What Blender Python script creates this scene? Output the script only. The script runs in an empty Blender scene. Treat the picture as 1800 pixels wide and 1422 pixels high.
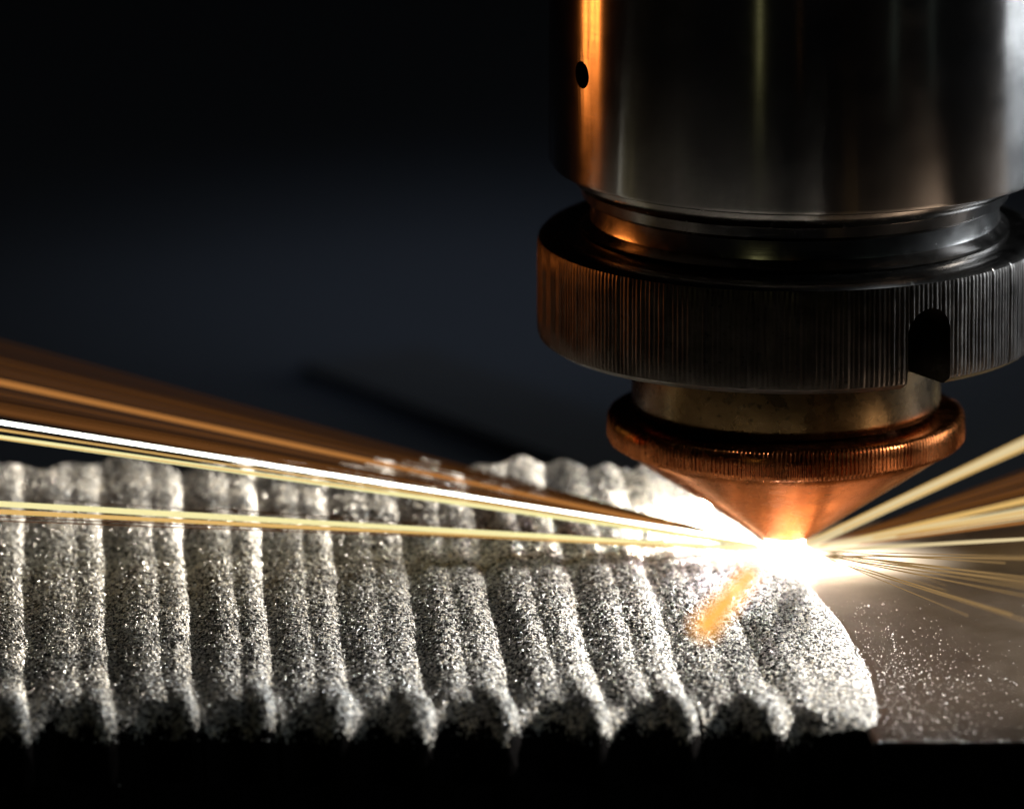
import bpy, bmesh, math, random
import numpy as np
from mathutils import Vector, Matrix

# ------------------------------------------------------------------ units
MM = 0.001                       # everything below is written in millimetres
rnd = random.Random(7)
rng = np.random.default_rng(11)
R = math.radians
scene = bpy.context.scene
COL = scene.collection

# ------------------------------------------------------------------ camera
PITCH = R(13.5)
DIST = 850.0
PXMM = 22.0                      # photograph pixels per mm on the nozzle axis
right = Vector((1, 0, 0))
up = Vector((0, math.sin(PITCH), math.cos(PITCH)))
fwd = Vector((0, math.cos(PITCH), -math.sin(PITCH)))
centre = right * (-480 / PXMM) + up * (274 / PXMM)
cam_pos = centre - fwd * DIST
cd = bpy.data.cameras.new('camera')
cam = bpy.data.objects.new('camera', cd)
COL.objects.link(cam)
cam.matrix_world = Matrix((
    (right.x, up.x, -fwd.x, cam_pos.x * MM),
    (right.y, up.y, -fwd.y, cam_pos.y * MM),
    (right.z, up.z, -fwd.z, cam_pos.z * MM),
    (0, 0, 0, 1)))
cd.sensor_width = 36.0
cd.lens = 36.0 * DIST / (1800 / PXMM)
cd.clip_start = 0.01
cd.clip_end = 20.0
cd.dof.use_dof = True
cd.dof.focus_distance = (DIST - 24.0) * MM
cd.dof.aperture_fstop = cd.lens / 12.0
scene.camera = cam

# ------------------------------------------------------------------ world, lamps, exposure
w = bpy.data.worlds.new('World')
scene.world = w
w.use_nodes = True
bg = w.node_tree.nodes['Background']
bg.inputs['Color'].default_value = (0.30, 0.36, 0.5, 1)
bg.inputs['Strength'].default_value = 0.003


def area(name, loc, target, sx, sy, power, color):
    ld = bpy.data.lights.new(name, 'AREA')
    ld.shape = 'RECTANGLE'
    ld.size = sx * MM
    ld.size_y = sy * MM
    ld.energy = power
    ld.color = color
    o = bpy.data.objects.new(name, ld)
    COL.objects.link(o)
    loc = Vector(loc)
    d = Vector(target) - loc
    o.location = loc * MM
    o.rotation_euler = d.to_track_quat('-Z', 'Y').to_euler()
    return o



def spot(name, loc, target, power, color, cone, blend, radius):
    ld = bpy.data.lights.new(name, 'SPOT')
    ld.energy = power
    ld.color = color
    ld.spot_size = R(cone)
    ld.spot_blend = blend
    ld.shadow_soft_size = radius * MM
    o = bpy.data.objects.new(name, ld)
    COL.objects.link(o)
    o.location = Vector(loc) * MM
    o.rotation_euler = (Vector(target) - Vector(loc)).to_track_quat('-Z', 'Y').to_euler()
    return o


# added spot behind the head, raking forward and left to brighten the ripples
spot('ripple_fill', (30, 145, 36), (-48, 34, 0), 4.4, (1.0, 0.90, 0.75), 31.0, 1.0, 3.0)
# right spots: one added to light the ripples, one read from the head's glints
spot('right_spot', (95, -34, 44), (2, -28, -9), 2.1, (1.0, 0.96, 0.90), 33.0, 0.85, 2.5)
spot('right_spot', (520, 150, 270), (-20, -10, 0), 4.0, (1.0, 0.95, 0.87), 17.0, 0.5, 7)
# cool window further off on the right and behind
area('window_light', (640, 340, 90), (0, 0, 130), 520, 600, 5.0, (0.80, 0.90, 1.0)).data.spread = R(60)
# overhead hall light, front right
area('ceiling_light', (330, -120, 460), (0, 0, 20), 120, 320, 0.12, (0.82, 0.91, 1.0))
# added warm strips giving the barrel the sparks' orange reflection
for yy in (118, 150, 196):
    area('warm_light', (-420, yy, 60), (0, 0, 125), 22, 130, 0.02, (1.0, 0.27, 0.045)).data.spread = R(15)
# slim tubes in the hall behind the photographer
area('tube_light', (330, -420, 160), (0, 0, 35), 9, 200, 0.012, (0.75, 1.0, 0.85))
area('tube_light', (430, -290, 160), (0, 0, 35), 8, 200, 0.012, (0.75, 1.0, 0.9))
area('tube_light', (-215, -560, 30), (0, 0, 30), 12, 40, 0.02, (1.0, 1.0, 0.45))
# dim blue lamp on the machine bed behind
spot('bed_lamp', (-20, 70, 420), (-18, 165, -16), 4.4, (0.62, 0.76, 1.0), 16, 1.0, 20)

scene.view_settings.view_transform = 'Standard'
scene.view_settings.look = 'None'
scene.view_settings.exposure = 0.0
scene.view_settings.gamma = 1.0
scene.cycles.use_denoising = True
scene.cycles.caustics_reflective = False
scene.cycles.caustics_refractive = False
scene.cycles.sample_clamp_indirect = 4.0
scene.cycles.max_bounces = 6
scene.cycles.filter_width = 1.3


# ------------------------------------------------------------------ helpers
def at(px, py, d):
    """mm position seen at photo pixel (px, py) on the vertical plane y = d."""
    ray = fwd * DIST + right * ((px - 900) / PXMM) + up * ((711 - py) / PXMM)
    t = (d - cam_pos.y) / ray.y
    return cam_pos + ray * t


def mesh_obj(name, verts, faces, mat, parent=None, smooth=None):
    me = bpy.data.meshes.new(name)
    me.from_pydata([(v[0] * MM, v[1] * MM, v[2] * MM) for v in verts], [], faces)
    me.update()
    return finish(name, me, mat, parent, smooth)


def finish(name, me, mat, parent=None, smooth=None):
    if smooth is not None:
        me.shade_smooth()
        me.set_sharp_from_angle(angle=R(smooth))
    me.materials.append(mat)
    o = bpy.data.objects.new(name, me)
    COL.objects.link(o)
    if parent is not None:
        o.parent = parent
    return o


def np_mesh(name, V, F, mat, parent=None):
    """V (n,3) mm, F (m,k) faces of one size: fast path."""
    me = bpy.data.meshes.new(name)
    k = F.shape[1]
    me.vertices.add(len(V))
    me.vertices.foreach_set('co', (V * MM).astype(np.float32).ravel())
    me.loops.add(F.size)
    me.loops.foreach_set('vertex_index', F.astype(np.int32).ravel())
    me.polygons.add(len(F))
    me.polygons.foreach_set('loop_start', np.arange(0, F.size, k, dtype=np.int32))
    me.update(calc_edges=True)
    me.validate()
    me.materials.append(mat)
    o = bpy.data.objects.new(name, me)
    COL.objects.link(o)
    if parent is not None:
        o.parent = parent
    return o


def lathe(profile, n, knurl=None):
    """profile: list of (r, z, knurled?) from bottom to top; closed by caps."""
    V, F = [], []
    for j, p in enumerate(profile):
        r, z = p[0], p[1]
        kn = len(p) > 2 and p[2]
        for i in range(n):
            a = 2 * math.pi * i / n
            rr = r
            if kn and knurl:
                rr += knurl(i, j)
            V.append((rr * math.cos(a), rr * math.sin(a), z))
    for j in range(len(profile) - 1):
        for i in range(n):
            a, b = j * n + i, j * n + (i + 1) % n
            F.append((a, b, b + n, a + n))
    F.append(tuple(range(n - 1, -1, -1)))
    m = (len(profile) - 1) * n
    F.append(tuple(range(m, m + n)))
    return V, F


def tag(o, label, cat=None, group=None, kind=None):
    if label:
        o['label'] = label
    if cat:
        o['category'] = cat
    if group:
        o['group'] = group
    if kind:
        o['kind'] = kind
    return o


def cut(o, cutter):
    md = o.modifiers.new('cut', 'BOOLEAN')
    md.operation = 'DIFFERENCE'
    md.solver = 'EXACT'
    md.object = cutter
    dg = bpy.context.evaluated_depsgraph_get()
    me = bpy.data.meshes.new_from_object(o.evaluated_get(dg))
    o.modifiers.clear()
    o.data = me
    bpy.data.objects.remove(cutter)


# ------------------------------------------------------------------ materials
class NT:
    def __init__(self, name):
        self.m = bpy.data.materials.new(name)
        self.m.use_nodes = True
        self.t = self.m.node_tree
        self.t.nodes.clear()
        self.out = self.t.nodes.new('ShaderNodeOutputMaterial')

    def n(self, kind, **kw):
        nd = self.t.nodes.new('ShaderNode' + kind)
        for k, v in kw.items():
            if k in nd.inputs:
                nd.inputs[k].default_value = v
            else:
                setattr(nd, k, v)
        return nd

    def l(self, a, b):
        self.t.links.new(a, b)

    def coords(self, scale):
        tc = self.n('TexCoord')
        mp = self.n('Mapping')
        mp.inputs['Scale'].default_value = [s / MM for s in scale]
        self.l(tc.outputs['Object'], mp.inputs['Vector'])
        return mp.outputs['Vector']

    def noise(self, scale, detail=3, rough=0.6):
        nd = self.n('TexNoise')
        nd.inputs['Scale'].default_value = 1.0
        nd.inputs['Detail'].default_value = detail
        nd.inputs['Roughness'].default_value = rough
        self.l(self.coords(scale), nd.inputs['Vector'])
        return nd.outputs['Fac']

    def ramp(self, fac, stops):
        r = self.n('ValToRGB')
        els = r.color_ramp.elements
        while len(els) < len(stops):
            els.new(0.5)
        for e, (p, c) in zip(els, stops):
            e.position = p
            e.color = (c[0], c[1], c[2], 1) if isinstance(c, tuple) else (c, c, c, 1)
        self.l(fac, r.inputs['Fac'])
        return r.outputs['Color']

    def bump(self, h, strength, dist, normal=None):
        b = self.n('Bump')
        b.inputs['Strength'].default_value = strength
        b.inputs['Distance'].default_value = dist * MM
        self.l(h, b.inputs['Height'])
        if normal:
            self.l(normal, b.inputs['Normal'])
        return b.outputs['Normal']


def metal(name, c0, c1, rough, blotch=(0.25, 0.25, 0.25), grain=None, grain_amt=(0.3, 0.02),
          aniso=0.0, metallic=1.0, spots=None, spec=0.5):
    t = NT(name)
    p = t.n('BsdfPrincipled')
    p.inputs['Metallic'].default_value = metallic
    p.inputs['Specular IOR Level'].default_value = spec
    f = t.noise(blotch, 5, 0.65)
    col = t.ramp(f, [(0.32, c0), (0.68, c1)])
    if spots:                                   # fine dirt specks and pits
        g = t.noise(spots, 2, 0.5)
        sp = t.ramp(g, [(0.27, 0.25), (0.36, 1.0)])
        mx = t.n('MixRGB', blend_type='MULTIPLY')
        mx.inputs[0].default_value = 0.8
        t.l(col, mx.inputs[1])
        t.l(sp, mx.inputs[2])
        col = mx.outputs[0]
    t.l(col, p.inputs['Base Color'])
    t.l(t.ramp(t.noise((blotch[0] * 2.3, blotch[1] * 2.3, blotch[2] * 2.3), 4), [(0.3, rough[0]), (0.7, rough[1])]),
        p.inputs['Roughness'])
    if aniso:
        p.inputs['Anisotropic'].default_value = aniso
        p.inputs['Anisotropic Rotation'].default_value = 0.25
        tg = t.n('Tangent', direction_type='RADIAL', axis='Z')
        t.l(tg.outputs[0], p.inputs['Tangent'])
    if grain:
        t.l(t.bump(t.noise(grain, 3, 0.7), *grain_amt), p.inputs['Normal'])
    t.l(p.outputs[0], t.out.inputs['Surface'])
    return t.m


M = {}
M['barrel'] = metal('turned_steel', (0.115, 0.106, 0.097), (0.165, 0.157, 0.15), (0.18, 0.24), (0.12, 0.12, 0.12),
                    grain=(0.03, 0.03, 3.0), grain_amt=(0.28, 0.02), aniso=0.97)
M['shoulder'] = metal('polished_steel', (0.11, 0.10, 0.09), (0.18, 0.17, 0.16), (0.18, 0.28), (0.3, 0.3, 0.3),
                      grain=(0.1, 0.1, 5.0), grain_amt=(0.15, 0.02))
M['collar'] = metal('blackened_steel', (0.020, 0.016, 0.013), (0.055, 0.047, 0.040), (0.30, 0.46), (0.35, 0.35, 0.35),
                    grain=(1.6, 1.6, 1.6), grain_amt=(0.35, 0.05), spots=(2.2, 2.2, 2.2))
M['neck'] = metal('tarnished_brass', (0.055, 0.033, 0.013), (0.10, 0.062, 0.027), (0.22, 0.34), (0.3, 0.3, 0.3),
                  grain=(0.2, 0.2, 4.0), grain_amt=(0.2, 0.02), spots=(1.5, 1.5, 1.5))
M['copper'] = metal('copper', (0.19, 0.058, 0.018), (0.33, 0.108, 0.036), (0.18, 0.32), (0.3, 0.3, 0.3),
                    grain=(1.2, 1.2, 1.2), grain_amt=(0.12, 0.02), spots=(1.3, 1.3, 1.3))
M['copper'].node_tree.nodes['Principled BSDF'].inputs['Specular Tint'].default_value = (0.92, 0.62, 0.50, 1)
M['dark'] = metal('black_oxide_steel', (0.01, 0.01, 0.01), (0.02, 0.02, 0.02), (0.5, 0.6))
M['grit'] = metal('steel_grit', (0.50, 0.48, 0.45), (0.85, 0.83, 0.80), (0.20, 0.45), (3, 3, 3))


def plate_material():
    t = NT('ground_steel')
    p = t.n('BsdfPrincipled')
    p.inputs['Metallic'].default_value = 0.9
    t.l(t.ramp(t.noise((0.10, 0.05, 0.1), 6, 0.7), [(0.3, (0.085, 0.060, 0.042)), (0.7, (0.145, 0.112, 0.085))]),
        p.inputs['Base Color'])
    t.l(t.ramp(t.noise((0.25, 0.25, 0.25), 5), [(0.3, 0.36), (0.7, 0.52)]), p.inputs['Roughness'])
    # swirling grinding marks: rings around two far centres plus fine pits
    v = t.coords((1, 1, 1))
    hs = []
    for cx, cy, sc in ((55, 30, 2.6), (20, -95, 3.4)):
        mp = t.n('Mapping')
        mp.inputs['Location'].default_value = (-cx, -cy, 0)
        t.l(v, mp.inputs['Vector'])
        wv = t.n('TexWave', wave_type='RINGS', rings_direction='Z')
        wv.inputs['Scale'].default_value = sc
        wv.inputs['Distortion'].default_value = 6.0
        wv.inputs['Detail'].default_value = 3.0
        wv.inputs['Detail Scale'].default_value = 0.25
        t.l(mp.outputs[0], wv.inputs['Vector'])
        hs.append(wv.outputs['Fac'])
    ad = t.n('Math', operation='ADD')
    t.l(hs[0], ad.inputs[0])
    t.l(hs[1], ad.inputs[1])
    nb = t.bump(ad.outputs[0], 0.12, 0.02)
    nb = t.bump(t.noise((4, 4, 4), 3, 0.7), 0.25, 0.04, nb)
    t.l(nb, p.inputs['Normal'])
    t.l(p.outputs[0], t.out.inputs['Surface'])
    return t.m


M['plate'] = plate_material()


def bead_material():
    t = NT('granular_steel')
    p = t.n('BsdfPrincipled')
    p.inputs['Metallic'].default_value = 0.12
    vo = t.n('TexVoronoi', feature='F1')
    vo.inputs['Scale'].default_value = 1.0
    t.l(t.coords((5.2, 5.2, 5.2)), vo.inputs['Vector'])
    sx = t.n('SeparateColor')
    t.l(vo.outputs['Color'], sx.inputs[0])
    # every grain its own tone: soot-dark, grey, bright or straw coloured
    t.l(t.ramp(sx.outputs[0], [(0.0, (0.015, 0.014, 0.013)), (0.42, (0.05, 0.047, 0.045)), (0.56, (0.55, 0.52, 0.47)),
                               (0.8, (0.88, 0.85, 0.80)), (1.0, (0.85, 0.74, 0.56))]), p.inputs['Base Color'])
    t.l(t.ramp(sx.outputs[1], [(0.0, 0.32), (1.0, 0.8)]), p.inputs['Roughness'])
    t.l(t.bump(vo.outputs['Distance'], 0.7, -0.10), p.inputs['Normal'])
    t.l(p.outputs[0], t.out.inputs['Surface'])
    return t.m


M['bead'] = bead_material()
M['scale'] = metal('shaded_edge', (0.004, 0.0035, 0.0035), (0.008, 0.007, 0.007), (0.7, 0.9), (0.4, 0.4, 0.4),
                   grain=(1.5, 1.5, 1.5), grain_amt=(0.5, 0.1), metallic=0.0, spec=0.03)  # near-black colour that puts the front's shade into the edge faces


def matte(name, c0, c1, rough, sc):
    t = NT(name)
    p = t.n('BsdfPrincipled')
    t.l(t.ramp(t.noise(sc, 4), [(0.3, c0), (0.7, c1)]), p.inputs['Base Color'])
    p.inputs['Roughness'].default_value = rough
    p.inputs['Specular IOR Level'].default_value = 0.2
    t.l(p.outputs[0], t.out.inputs['Surface'])
    return t.m


M['bed'] = matte('dark_enclosure', (0.010, 0.011, 0.0135), (0.013, 0.014, 0.017), 0.85, (0.01, 0.01, 0.01))
M['rail'] = matte('dark_rail', (0.0092, 0.0088, 0.009), (0.0112, 0.0105, 0.0105), 0.85, (0.02, 0.02, 0.02))


def glow(name, hot, cool, s_hot, s_cool):
    """incandescent metal: cools along the attribute 'heat' (1 at the cut, 0 at the far end)."""
    t = NT(name)
    a = t.n('Attribute', attribute_name='heat')
    e = t.n('Emission')
    t.l(t.ramp(a.outputs['Fac'], [(0.0, cool), (1.0, hot)]), e.inputs['Color'])
    mr = t.n('MapRange')
    mr.inputs['To Min'].default_value = s_cool
    mr.inputs['To Max'].default_value = s_hot
    t.l(a.outputs['Fac'], mr.inputs['Value'])
    t.l(mr.outputs[0], e.inputs['Strength'])
    t.l(e.outputs[0], t.out.inputs['Surface'])
    return t.m


WHITE = (1.0, 0.97, 0.90)
M['s_white'] = glow('white_hot', WHITE, (0.95, 0.98, 0.86), 240.0, 7.0)
M['s_cream'] = glow('cream_hot', WHITE, (1.0, 0.80, 0.44), 14.0, 0.75)
M['s_yellow'] = glow('yellow_hot', (1.0, 0.95, 0.75), (0.95, 0.86, 0.42), 60.0, 1.0)
M['s_gold'] = glow('gold_hot', (1.0, 0.85, 0.5), (1.0, 0.62, 0.20), 2.2, 0.75)
M['s_orange'] = glow('orange_hot', (1.0, 0.72, 0.30), (1.0, 0.40, 0.10), 1.6, 0.42)
M['s_amber'] = glow('amber_hot', (1.0, 0.52, 0.13), (1.0, 0.46, 0.10), 1.7, 1.2)
M['s_faint'] = glow('faint_gold', (1.0, 0.80, 0.45), (1.0, 0.62, 0.25), 0.9, 0.30)
M['s_dull'] = glow('dull_red_hot', (0.95, 0.52, 0.22), (0.80, 0.30, 0.08), 0.7, 0.16)
M['s_brown'] = glow('fading_ember', (0.9, 0.48, 0.2), (0.7, 0.26, 0.07), 0.40, 0.06)

# ------------------------------------------------------------------ setting: bed curving up into the enclosure wall
V, F = [], []
prof = [(-500, -16.5), (120, -16.5), (200, -17)]
for k in range(1, 13):
    a = k / 12 * math.pi / 2
    prof.append((200 + 260 * math.sin(a), -17 + 260 * (1 - math.cos(a))))
prof.append((460, 700))
for (yy, zz) in prof:
    V += [(-1200, yy, zz), (1200, yy, zz)]
for k in range(len(prof) - 1):
    F.append((2 * k, 2 * k + 1, 2 * k + 3, 2 * k + 2))
bed = mesh_obj('machine_bed', V, F, M['bed'], None, 60)
bed['kind'] = 'structure'

def box_between(name, a, b, wy, hz, mat, parent=None, bevel=1.0):
    bm = bmesh.new()
    bmesh.ops.create_cube(bm, size=1.0)
    dv = b - a
    for v in bm.verts:
        v.co = Vector((v.co.x * dv.length, v.co.y * wy, v.co.z * hz))
    bmesh.ops.bevel(bm, geom=bm.edges[:], offset=bevel, segments=2, affect='EDGES')
    rot = dv.to_track_quat('X', 'Z').to_matrix()
    for v in bm.verts:
        v.co = (rot @ v.co + (a + b) / 2) * MM
    me = bpy.data.meshes.new(name)
    bm.to_mesh(me)
    bm.free()
    return finish(name, me, mat, parent, 40)


# a dark clamp bar lying out of focus on the bed behind the plate
bar = box_between('clamp_bar', Vector((-36, 138, -16.1)), Vector((-4, 88, -16.1)), 14, 1.2, M['rail'], None, 0.5)
tag(bar, 'dark blurred bar lying on the bed behind the rippled plate', 'metal bar')

# ------------------------------------------------------------------ steel plate with the rippled cut band
plate = bpy.data.objects.new('steel_plate', None)
COL.objects.link(plate)
plate.location = (0, 0, -16 * MM)
tag(plate, 'thick steel plate under the nozzle, its left part covered in grainy ripples', 'metal plate')
OFFZ = 16.0                       # children are written relative to the plate's base

FRONT, BACK = -55.0, 13.0


def bead_end(d):
    """x of the right end of the rippled band at depth d."""
    s = -d
    return np.interp(s, [-40, -26, -8, 0, 8, 20, 35, 45, 52, 60], [-9, -6.5, -2.2, 0.0, 1.8, 4.1, 5.8, 6.1, 5.7, 5.2])


# slab: full depth on the right, set back under the ripples on the left
outline = [(-150, -38.0), (1.5, -38.0), (4.6, -48), (5.2, FRONT), (95, FRONT), (95, BACK), (-150, BACK)]
bm = bmesh.new()
vb = [bm.verts.new((x * MM, y * MM, 0.0)) for x, y in outline]
f0 = bm.faces.new(vb)
ret = bmesh.ops.extrude_face_region(bm, geom=[f0])
for v in ret['geom']:
    if isinstance(v, bmesh.types.BMVert):
        v.co.z += 16.0 * MM
bmesh.ops.recalc_face_normals(bm, faces=bm.faces[:])
top_e = [e for e in bm.edges if all(v.co.z > 15 * MM for v in e.verts)]
bmesh.ops.bevel(bm, geom=top_e, offset=0.18 * MM, segments=2, affect='EDGES')
me = bpy.data.meshes.new('slab')
bm.to_mesh(me)
bm.free()
slab = finish('slab', me, M['plate'], plate, 35)
slab.data.materials.append(M['scale'])  # upright sides coloured black as if in shade
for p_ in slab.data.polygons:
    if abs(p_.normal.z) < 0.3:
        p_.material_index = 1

# rippled band: a height field made of convex rolls that meet in sharp cusps
PER = 6.04


def lean(x, d):
    sh = 0.046 + 0.055 * np.exp(np.minimum(x, 6) / 14.0)
    foot = np.maximum(0, -40 - d)
    return sh * (-d) + 0.013 * foot ** 1.6


def ripple(x, d):
    """-> (height, along) for the rolls at (x, d)."""
    wob = 0.10 * np.sin(d * 0.21 + x * 0.35) + 0.05 * np.sin(d * 0.53 + 1.3 + x * 0.11) + 0.42 * np.sin(x * 0.19 + 0.6)
    u = x - lean(x, d) + wob
    k = np.floor(u / PER)
    f = u / PER - k
    jit = 0.06 * np.sin(k * 12.9898) + 0.02
    sp = 0.57 + jit
    wide = f < sp
    t = np.where(wide, f / sp, (f - sp) / (1 - sp))
    amp_k = 1.0 + 0.25 * np.sin(k * 7.7 + 1.0)
    A = np.where(wide, 0.30, 0.26) * amp_k
    skew = t ** 1.3
    h = A * (1 - np.abs(2 * skew - 1) ** 1.8)
    h = h + 0.44 * amp_k * (1 - np.abs(2 * f ** 1.35 - 1) ** 1.9)     # each pair rides on one broad roll
    foot = 1.15 * np.sin(2 * math.pi * (f - 0.56)) + 0.55 * np.sin(k * 5.1)
    return h, foot, k, t, wide


def base(d):
    s = -d
    return np.interp(s, [-26, -22, -14, -6, 0, 8, 16, 26, 34, 41, 47, 52],
                     [2.5, 2.45, 2.1, 1.75, 1.5, 1.15, 0.85, 0.48, 0.25, 0.12, 0.10, 0.10])


NX, ND = 720, 560
dd = np.linspace(-51.0, 24.5, ND)
X = np.zeros((ND, NX))
U = np.linspace(0, 1, NX)
XL = -72.0
for j, d in enumerate(dd):
    X[j] = XL + (bead_end(d) - XL) * U
D = np.repeat(dd[:, None], NX, 1)
X = X + rng.normal(0, 0.02, X.shape)
D = D + rng.normal(0, 0.02, D.shape)
h, foot, kk, tt, wide = ripple(X, D)
amp_d = np.interp(-D, [-25, -10, 0, 20, 45, 58], [0.55, 0.7, 0.9, 1.0, 1.1, 1.1])
Z = base(D) + h * amp_d - 0.75 * np.exp(-(X / 14.0) ** 2 - ((D + 2) / 13.0) ** 2)
# each roll ends in a raised toe
Z += 0.6 * np.exp(-((D + 46.5) / 4.2) ** 2) * np.clip(foot / 1.15, 0, 1)
# lumps and grains
lump = 0.015 * np.sin(X * 1.9 + 2 * np.sin(D * 0.7)) * np.sin(D * 1.3 + np.sin(X * 1.1)) \
    + 0.012 * np.sin(X * 3.7 + D * 2.1 + 1.0) * np.sin(D * 3.1 - X * 1.3)
Z += lump
g = rng.normal(0, 1, Z.shape)
g2 = rng.normal(0, 1, (ND // 2 + 2, NX // 2 + 2)).repeat(2, 0).repeat(2, 1)[:ND, :NX]
Z += (0.035 * g + 0.035 * g2) * np.interp(-D, [-25, 0, 58], [0.8, 1.0, 1.25])
# the newest roll at the right end is one broad smooth mound that rolls over onto the plate
dist = bead_end(D) - X
mk = np.clip((dist - 4.0) / 3.0, 0, 1)
mk = mk * mk * (3 - 2 * mk)
mound = base(D) * 0.8 + 0.55 + 0.05 * g - 0.75 * np.exp(-(X / 14.0) ** 2 - ((D + 2) / 13.0) ** 2)
Z = Z * mk + mound * (1 - mk)
e = np.clip(dist / 4.2, 0, 1)
Z = np.where(e < 1, Z * (1 - (1 - e) ** 2.2) ** 0.8 - 0.12 * (1 - e) ** 3, Z)
# the front rounds over and falls away past the foot line
fl = -46.0 - foot * mk - 3.0 * (1 - mk) + 0.5 * np.sin(X * 0.9)
over = np.maximum(0, fl - D)
Z = Z - np.where(over > 0, 0.16 * over ** 2 + 0.5 * np.maximum(0, over - 2.2) ** 2, 0)
Z = np.maximum(Z, -4.5)
bk = np.maximum(0, D - (21.5 + 1.2 * np.sin(X * 0.55) + 0.8 * np.sin(X * 1.7)))
Z = Z - 1.2 * bk ** 1.5
# front skirt down to the base
Vv = np.stack([X, D, Z + OFFZ], -1).reshape(-1, 3)
skirt = np.stack([X[0], np.full(NX, -51.1), np.full(NX, 0.3)], -1)
bskirt = np.stack([X[-1], D[-1] + 0.3, np.full(NX, 0.3)], -1)
idx = np.arange(ND * NX).reshape(ND, NX)
Q = np.stack([idx[:-1, :-1], idx[:-1, 1:], idx[1:, 1:], idx[1:, :-1]], -1).reshape(-1, 4)
s0 = ND * NX + np.arange(NX)
s1 = ND * NX + NX + np.arange(NX)
Qs = np.stack([s0[:-1], s0[1:], idx[0, 1:], idx[0, :-1]], -1)
Qb = np.stack([idx[-1, :-1], idx[-1, 1:], s1[1:], s1[:-1]], -1)
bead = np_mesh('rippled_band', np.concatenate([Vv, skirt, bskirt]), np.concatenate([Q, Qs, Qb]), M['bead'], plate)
bead.data.materials.append(M['scale'])  # shade painted on the low front faces and skirts
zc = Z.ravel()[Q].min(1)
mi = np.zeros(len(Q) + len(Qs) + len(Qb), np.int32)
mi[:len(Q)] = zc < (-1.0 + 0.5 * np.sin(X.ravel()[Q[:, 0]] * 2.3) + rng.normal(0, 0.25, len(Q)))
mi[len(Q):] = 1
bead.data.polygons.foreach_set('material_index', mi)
tag(bead, 'grainy rippled band with bright rounded ridges left of the nozzle')

# ------------------------------------------------------------------ loose grit: tens of thousands of metal grains
OCT = np.array([(1, 0, 0), (-1, 0, 0), (0, 1, 0), (0, -1, 0), (0, 0, 1), (0, 0, -1)], float)
OF = np.array([(0, 2, 4), (2, 1, 4), (1, 3, 4), (3, 0, 4), (2, 0, 5), (1, 2, 5), (3, 1, 5), (0, 3, 5)])


def grains(name, P, size, mat):
    n = len(P)
    q = rng.normal(size=(n, 4))
    q /= np.linalg.norm(q, axis=1)[:, None]
    w_, x, y, z = q.T
    Rm = np.stack([1 - 2 * (y * y + z * z), 2 * (x * y - z * w_), 2 * (x * z + y * w_),
                   2 * (x * y + z * w_), 1 - 2 * (x * x + z * z), 2 * (y * z - x * w_),
                   2 * (x * z - y * w_), 2 * (y * z + x * w_), 1 - 2 * (x * x + y * y)], -1).reshape(n, 3, 3)
    sc = size[:, None, None] * rng.uniform(0.6, 1.2, (n, 1, 3))
    Vx = np.einsum('nij,nkj->nki', Rm, OCT[None] * sc) + P[:, None, :]
    Fx = OF[None] + (np.arange(n) * 6)[:, None, None]
    return np_mesh(name, Vx.reshape(-1, 3), Fx.reshape(-1, 3), mat)


# on the ripples: pick random surface points of the height field, more of them on the feet
wgt = np.ones_like(Z)
wgt *= np.interp(-D, [-25, -5, 10, 40, 48, 58], [0.3, 0.5, 1.0, 1.6, 3.0, 3.0])
wgt = np.where(Z < -1.6, 0.02, wgt)
pr = (wgt / wgt.sum()).ravel()
pick = rng.choice(ND * NX, 34000, p=pr)
P1 = np.stack([X, D, Z], -1).reshape(-1, 3)[pick] + rng.normal(0, 0.05, (34000, 3))
S1 = rng.gamma(3.0, 0.026, 34000).clip(0.03, 0.26)
# scattered beyond the band's end, thinning out over the bare plate
n2 = 2600
dpl = -rng.uniform(12, 59, n2) ** 1.0
off = rng.exponential(3.4, n2) + rng.exponential(1.2, n2)
keep = (rng.uniform(size=n2) < np.interp(-dpl, [12, 24, 34, 52, 59], [0.1, 0.35, 1, 1, 0.8])) & (dpl > FRONT + 0.4)
P2 = np.stack([bead_end(dpl) + off - 0.2, dpl, np.full(n2, 0.05)], -1)[keep]
S2 = rng.gamma(3.0, 0.0135, len(P2)).clip(0.02, 0.11)
P2[:, 2] = S2 * 0.5
# a line of grains along the plate's front edge
n3 = 260
P3 = np.stack([rng.uniform(5.6, 45, n3), FRONT + 0.25 + rng.normal(0, 0.12, n3), np.full(n3, 0.03)], -1)
S3 = rng.gamma(3.0, 0.025, n3).clip(0.03, 0.16)
grit = grains('metal_grit', np.concatenate([P1, P2, P3]), np.concatenate([S1, S2, S3]), M['grit'])
tag(grit, 'glittering steel grit strewn over the ripples and the bare plate', 'metal grit', None, 'stuff')

# ------------------------------------------------------------------ cutting head
head = bpy.data.objects.new('cutting_head', None)
COL.objects.link(head)
head.location = (0, 0, 0)
tag(head, 'steel laser cutting head with knurled collar and copper nozzle above the plate', 'cutting head')

# barrel with a set-screw hole
BX = 1.3                         # the barrel sits a little off the nozzle's axis
V, F = lathe([(17.9, 32.45), (19.7, 32.55), (20.05, 32.7), (20.2, 33.0), (20.2, 45), (20.2, 70), (20.2, 118), (19.5, 119)], 240)
V = [(x + BX, y, z) for x, y, z in V]
barrel = mesh_obj('barrel', V, F, M['barrel'], head)
HA = R(-90 - 61)
hd = Vector((math.cos(HA), math.sin(HA), 0))
HZ = 41.6


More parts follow.
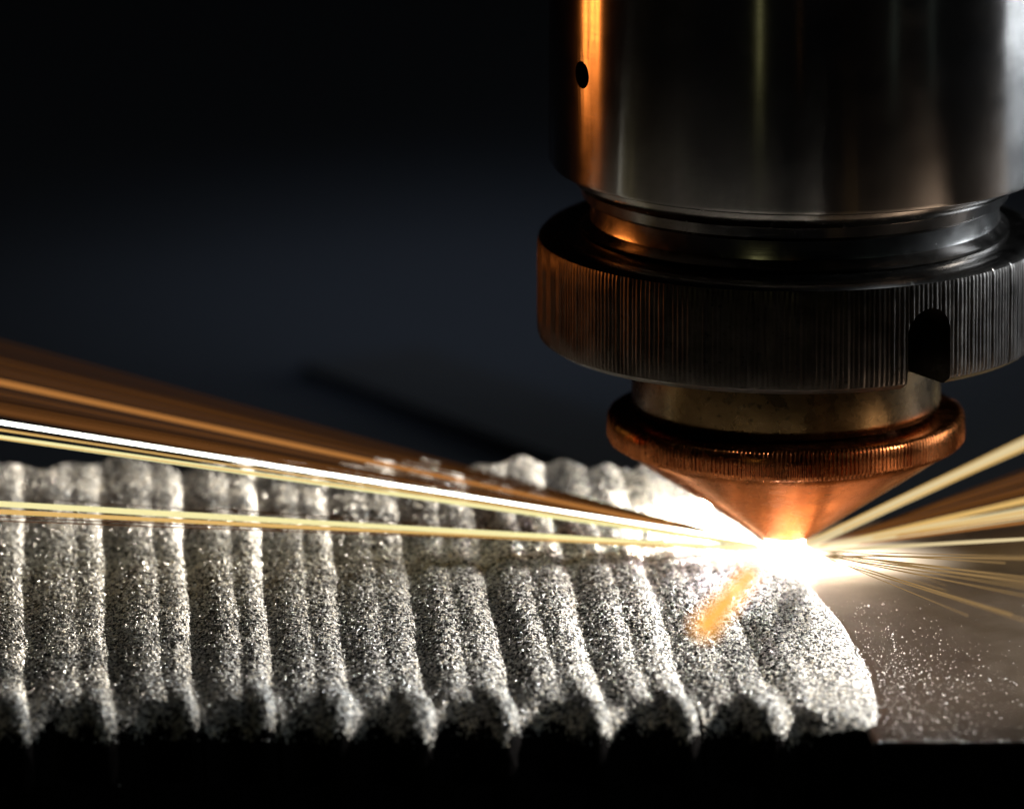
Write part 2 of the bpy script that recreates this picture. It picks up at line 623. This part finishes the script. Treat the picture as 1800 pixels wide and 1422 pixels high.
def cyl(name, a, b, r, mat, n=40, parent=None):
    dv = b - a
    rot = dv.to_track_quat('Z', 'Y').to_matrix()
    V, F = [], []
    for e_ in (a, b):
        for i in range(n):
            t_ = 2 * math.pi * i / n
            V.append(rot @ Vector((r * math.cos(t_), r * math.sin(t_), 0)) + e_)
    for i in range(n):
        F.append((i, (i + 1) % n, n + (i + 1) % n, n + i))
    F.append(tuple(range(n - 1, -1, -1)))
    F.append(tuple(range(n, 2 * n)))
    return mesh_obj(name, V, F, mat, parent, 40)


hd_off = Vector((BX, 0, 0))
cutter = cyl('hole_cutter', hd_off + hd * 15 + Vector((0, 0, HZ)), hd_off + hd * 25 + Vector((0, 0, HZ)), 1.08, M['dark'])
cut(barrel, cutter)
barrel.data.shade_smooth()
barrel.data.set_sharp_from_angle(angle=R(30))
screw = cyl('set_screw', hd_off + hd * 15.05 + Vector((0, 0, HZ)), hd_off + hd * 17.6 + Vector((0, 0, HZ)), 1.05, M['dark'], 24, barrel)

# stepped shoulder between barrel and collar
V, F = lathe([(15.2, 27.3), (16.9, 27.35), (17.0, 27.6), (16.6, 27.85), (16.25, 28.2), (16.2, 28.6), (16.2, 29.7), (16.4, 29.85),
              (16.7, 29.95), (16.9, 30.1), (16.95, 30.5), (17.0, 30.9), (17.4, 31.1), (17.8, 31.5), (18.1, 32.0), (18.2, 32.5), (17, 32.6)], 240)
V = [(x + 0.6, y, z) for x, y, z in V]
shoulder = mesh_obj('shoulder', V, F, M['shoulder'], head, 28)

# knurled collar nut with an open-bottomed slot
NK = 300
SEG = NK * 4
kprof = (0.0, 0.055, 0.055, 0.0)
kd = [rnd.uniform(0.7, 1.25) for _ in range(NK)]
kr = [rnd.gauss(0, 0.018) for _ in range(NK)]


def knurl_c(i, j):
    q = i // 4
    return -0.10 + kprof[i % 4] * kd[q] * 1.0 + kr[q]


V, F = lathe([(11.6, 18.15), (18.6, 18.15), (18.95, 18.22), (19.75, 18.75), (19.9, 19.1, True), (19.92, 20.5, True), (19.9, 22.5, True), (19.92, 24.5, True),
              (19.9, 26.2, True), (19.78, 26.6), (19.45, 26.95), (18.95, 27.2), (18.5, 27.32), (18.0, 27.36), (17.2, 27.30), (15.0, 27.28)], SEG, knurl_c)
V = [(x * 1.012 + 0.3, y * 1.012, z) for x, y, z in V]
collar = mesh_obj('collar', V, F, M['collar'], head)
SA = R(-90 + 32.0)
sd = Vector((math.cos(SA), math.sin(SA), 0))
st = Vector((-sd.y, sd.x, 0))
bm = bmesh.new()
ring = []
pts = [(-2.0, 14.0), (2.0, 14.0)] + [(2.0 * math.cos(a_), 22.5 + 2.1 * math.sin(a_)) for a_ in [k * math.pi / 16 for k in range(17)]]
for dep in (14.6, 24.0):
    ring.append([bm.verts.new((sd * dep + st * px_ + Vector((0, 0, pz_))) * MM) for px_, pz_ in pts])
n_ = len(pts)
for i in range(n_):
    bm.faces.new((ring[0][i], ring[0][(i + 1) % n_], ring[1][(i + 1) % n_], ring[1][i]))
bm.faces.new(ring[0][::-1])
bm.faces.new(ring[1])
bmesh.ops.recalc_face_normals(bm, faces=bm.faces[:])
me = bpy.data.meshes.new('slot_cutter')
bm.to_mesh(me)
bm.free()
sc_ = bpy.data.objects.new('slot_cutter', me)
COL.objects.link(sc_)
cut(collar, sc_)
collar.data.shade_smooth()
collar.data.set_sharp_from_angle(angle=R(28))
collar.data.materials.append(M['shoulder'])          # worn top edge, brightened further to bring out the bevel highlight
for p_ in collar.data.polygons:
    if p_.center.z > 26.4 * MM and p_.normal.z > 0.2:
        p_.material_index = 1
tag(collar, 'dark knurled collar nut with a rounded slot in its lower edge')

# neck
V, F = lathe([(10.4, 12.55), (11.4, 12.6), (11.9, 12.75), (12.2, 13.1), (12.3, 13.5), (12.3, 16), (12.3, 18.3), (11.5, 18.4)], 200)
neck = mesh_obj('neck', V, F, M['neck'], head, 28)
tag(neck, 'tarnished brass neck ring under the collar')

# copper nozzle: rounded tip, cone, knurled rim
prof = [(0.75, 1.95), (1.35, 1.86), (1.85, 1.93), (2.2, 2.12), (2.55, 2.38)]
for k in range(1, 15):
    t_ = k / 14
    prof.append((2.55 + (13.35 - 2.55) * t_, 2.38 + (9.72 - 2.38) * t_))
prof += [(13.55, 9.95), (11.0, 10.3)]
V, F = lathe(prof, 160)
nozzle = mesh_obj('nozzle', V, F, M['copper'], head, 35)
tag(nozzle, 'copper cone nozzle with rounded tip and knurled rim')
NR = 250
kd2 = [rnd.uniform(0.8, 1.2) for _ in range(NR)]


def knurl_r(i, j):
    return -0.13 + (0.0, 0.13, 0.13, 0.0)[i % 4] * kd2[i // 4]


V, F = lathe([(13.4, 9.80), (13.85, 9.93), (14.1, 10.12, True), (14.22, 10.3, True), (14.24, 11.2, True), (14.22, 12.0, True), (14.1, 12.22, True),
              (13.85, 12.36), (13.5, 12.42), (12.6, 12.42), (10.2, 12.38)], NR * 4, knurl_r)
rim = mesh_obj('knurled_rim', V, F, M['copper'], nozzle, 28)
V, F = lathe([(9.9, 12.3), (10.0, 12.35), (10.0, 12.7), (9.8, 12.75)], 96)
seat = mesh_obj('nozzle_seat', V, F, M['neck'], head, 30)

# ------------------------------------------------------------------ fireball where the beam meets the plate
SRC = Vector((0.1, 0.8, 0.85))
bm = bmesh.new()
bmesh.ops.create_icosphere(bm, subdivisions=4, radius=1.0)
for v in bm.verts:
    n = v.co.normalized()
    r = 1.0 + 0.16 * math.sin(5 * n.x + 1) * math.sin(4 * n.y + 2) + 0.1 * math.sin(9 * n.z + 3 * n.x)
    v.co = Vector((n.x * 1.7 * r, n.y * 1.3 * r, n.z * 0.8 * r)) * MM
me = bpy.data.meshes.new('fireball')
bm.to_mesh(me)
bm.free()
t = NT('plasma')
em = t.n('Emission')
em.inputs['Color'].default_value = (1.0, 0.93, 0.82, 1)
em.inputs['Strength'].default_value = 150.0
t.l(em.outputs[0], t.out.inputs['Surface'])
fire = finish('fireball', me, t.m, None, 60)
fire.location = SRC * MM
tag(fire, 'blinding white fireball between nozzle tip and plate', 'fireball')

# the light it throws over the ripples beside the nozzle
ld = bpy.data.lights.new('fireball_light', 'POINT')
ld.energy = 0.09
ld.color = (1.0, 0.93, 0.80)
ld.shadow_soft_size = 0.5 * MM
fl_ = bpy.data.objects.new('fireball_light', ld)
COL.objects.link(fl_)
fl_.location = Vector((-6.5, 2.6, 3.6)) * MM

# glowing gas around it, its emission widened to add the glare's bloom
bm = bmesh.new()
bmesh.ops.create_icosphere(bm, subdivisions=4, radius=1.0)
for v in bm.verts:
    v.co = Vector((v.co.x * 17 + 0.5, v.co.y * 8 - 3.2, v.co.z * 1.8 - 0.25)) * MM
me = bpy.data.meshes.new('gas_bloom')
bm.to_mesh(me)
bm.free()
t = NT('gas_bloom')
tc = t.n('TexCoord')
mp = t.n('Mapping')
mp.inputs['Location'].default_value = (-0.5 / 17, 3.2 / 8, 0.25 / 1.8)
mp.inputs['Scale'].default_value = (1 / (17 * MM), 1 / (8 * MM), 1 / (1.8 * MM))
t.l(tc.outputs['Object'], mp.inputs['Vector'])
ln = t.n('VectorMath', operation='LENGTH')
t.l(mp.outputs[0], ln.inputs[0])
mr = t.n('MapRange')
mr.inputs['From Min'].default_value = 0.12
mr.inputs['From Max'].default_value = 1.0
mr.inputs['To Min'].default_value = 1.0
mr.inputs['To Max'].default_value = 0.0
t.l(ln.outputs['Value'], mr.inputs['Value'])
pw = t.n('Math', operation='POWER')
pw.inputs[1].default_value = 3.2
t.l(mr.outputs[0], pw.inputs[0])
ml = t.n('Math', operation='MULTIPLY')
ml.inputs[1].default_value = 3.0 / MM
t.l(pw.outputs[0], ml.inputs[0])
ve = t.n('Emission')
ve.inputs['Color'].default_value = (1.0, 0.80, 0.58, 1)
t.l(ml.outputs[0], ve.inputs['Strength'])
t.l(ve.outputs[0], t.out.inputs['Volume'])
gas = finish('gas_bloom', me, t.m, fire)

# ------------------------------------------------------------------ sparks: solid incandescent filaments flying from the cut
GROUPS = {}


def spark(label, pts, r0, r1, mat, group='sparks flying from the cut', sag=0.0, nseg=26, ns=10):
    """pts: mm points (2 or 3); tapered, slightly sagging filament."""
    pts = [Vector(p) for p in pts]
    a_, b_ = pts[0], pts[-1]
    V, F, H = [], [], []
    ax = (b_ - a_).normalized()
    s1 = ax.cross(Vector((0, 0, 1))).normalized()
    s2 = s1.cross(ax)
    ph = rnd.uniform(0, 6)
    for k in range(nseg + 1):
        u = k / nseg
        c = a_.lerp(b_, u)
        if len(pts) == 3:
            c = a_ * (1 - u) ** 2 + pts[1] * 2 * u * (1 - u) + b_ * u * u
        c = c + Vector((0, 0, sag * 4 * u * (1 - u)))
        r = r0 + (r1 - r0) * u
        r *= 1 + 0.06 * math.sin(u * 17 + ph)
        for i in range(ns):
            an = 2 * math.pi * i / ns
            V.append(c + s1 * (r * math.cos(an)) + s2 * (r * math.sin(an)))
            H.append((1 - u) ** (2.4 if mat is M['s_white'] else 1.6))
    for k in range(nseg):
        for i in range(ns):
            p, q = k * ns + i, k * ns + (i + 1) % ns
            F.append((p, q, q + ns, p + ns))
    F.append(tuple(range(ns - 1, -1, -1)))
    F.append(tuple(range(nseg * ns, nseg * ns + ns)))
    o = mesh_obj('spark', V, F, mat, None, 60)
    at_ = o.data.attributes.new('heat', 'FLOAT', 'POINT')
    at_.data.foreach_set('value', H)
    tag(o, label, 'spark', group)
    return o


LFT = 'sparks streaming left'
RGT = 'sparks streaming right'


def S(label, p0, p1, d1, r0, r1, mat, group='sparks flying from the cut', d0=-1.0, sag=0.0):
    return spark(label, [at(p0[0], p0[1], d0), at(p1[0], p1[1], d1)], r0, r1, M[mat], group, sag)


LFT = 'sparks streaming left'
RGT = 'sparks streaming right'
# left stream: the main filaments
S('straight white spark, the brightest line of the left stream', (1345, 955), (-160, 717), -8, 0.13, 0.15, 's_white', LFT)
S('thin pale yellow spark close below the brightest white line', (1330, 958), (-160, 745), -12, 0.10, 0.16, 's_yellow', LFT)
S('lowest bright yellow spark of the left stream, nearly level', (1340, 965), (-160, 876), -14, 0.17, 0.25, 's_yellow', LFT)
S('gold spark just under the lowest bright yellow one', (1340, 968), (-160, 891), -14, 0.09, 0.20, 's_gold', LFT)
S('orange spark above the white line in the left stream', (1340, 958), (-160, 638), 14, 0.12, 0.26, 's_orange', LFT, 1.0)


def strands(label, group, n, p0, y_range, d_range, r_range, mats, x_end=(-160, -160), sag=(0, 0)):
    for k in range(n):
        u = rnd.random()
        xe = rnd.uniform(*x_end)
        full = -160 if xe < 900 else 1960
        yt = y_range[0] + (y_range[1] - y_range[0]) * u
        f = (xe - p0[0]) / (full - p0[0])
        ye = p0[1] + (yt - p0[1]) * f
        de = (d_range[0] + (d_range[1] - d_range[0]) * u + rnd.uniform(-4, 4)) * f
        r = rnd.uniform(*r_range)
        S(label, (p0[0] + rnd.uniform(-12, 12), p0[1] + rnd.uniform(-4, 4)), (xe, ye), de, min(0.06, r), r,
          rnd.choice(mats), group, 0.0, rnd.uniform(*sag))


strands('blurred rust orange strand in the soft upper edge of the left stream', 'blurred upper strands on the left', 9,
        (1325, 955), (552, 632), (58, 36), (0.06, 0.17), ['s_brown', 's_dull', 's_brown'])
strands('dull brown strand between the orange and white sparks on the left', 'brown strands on the left', 9,
        (1325, 957), (655, 706), (26, 10), (0.06, 0.2), ['s_brown', 's_dull'])
strands('fine gold fringe strand beside the brightest white spark', 'fringe strands on the left', 5,
        (1335, 957), (722, 752), (-6, -12), (0.03, 0.07), ['s_gold', 's_dull', 's_yellow'])
strands('hair thin strand skimming just above the ripples on the left', 'skimming strands on the left', 6,
        (1330, 964), (850, 930), (-10, -16), (0.02, 0.045), ['s_dull', 's_gold', 's_brown'], (-160, 500))
# right fan
S('thick cream spark rising steepest to the right', (1420, 958), (1960, 707), 24, 0.22, 0.5, 's_cream', RGT)
S('gold spark midway in the right fan', (1440, 962), (1960, 844), 14, 0.14, 0.30, 's_gold', RGT)
S('wide white spark low in the right fan', (1430, 965), (1960, 872), 10, 0.26, 0.46, 's_cream', RGT)
S('thin cream spark lying level along the plate on the right', (1440, 968), (1960, 938), -12, 0.16, 0.12, 's_cream', RGT)
strands('cream strand lying along the thickest spark on the right', 'strands of the steepest spark on the right', 5,
        (1420, 957), (694, 722), (26, 16), (0.10, 0.20), ['s_cream', 's_cream', 's_gold'], (1960, 1960))
strands('blurred brown strand between the two brightest sparks on the right', 'brown strands on the right', 9,
        (1425, 960), (765, 840), (31, 15), (0.08, 0.24), ['s_brown', 's_dull', 's_dull'], (1960, 1960))
strands('thin gold strand in the lower half of the right fan', 'gold strands on the right', 9,
        (1430, 964), (838, 905), (14, 2), (0.05, 0.14), ['s_gold', 's_cream', 's_orange'], (1960, 1960))
strands('fine faint gold strand for a spark reflection low over the bare plate on the right', 'low strands on the right', 14,
        (1435, 972), (930, 1190), (-55, -90), (0.02, 0.08), ['s_faint'], (1650, 1960))  # reflections of the sparks on the plate, built as glowing strands
strands('faint golden strand for a spark reflection across the bare plate', 'faint strands across the bare plate', 9,
        (1430, 985), (1040, 1200), (-16, -26), (0.015, 0.03), ['s_faint'], (1560, 1800), (0.0, 0.6))  # more reflected spark rays, also built as strands
# one towards the camera
S('short blurred orange spark thrown forward left of the nozzle tip', (1318, 1010), (1240, 1100), -140, 0.66, 0.86, 's_amber', None, -126)
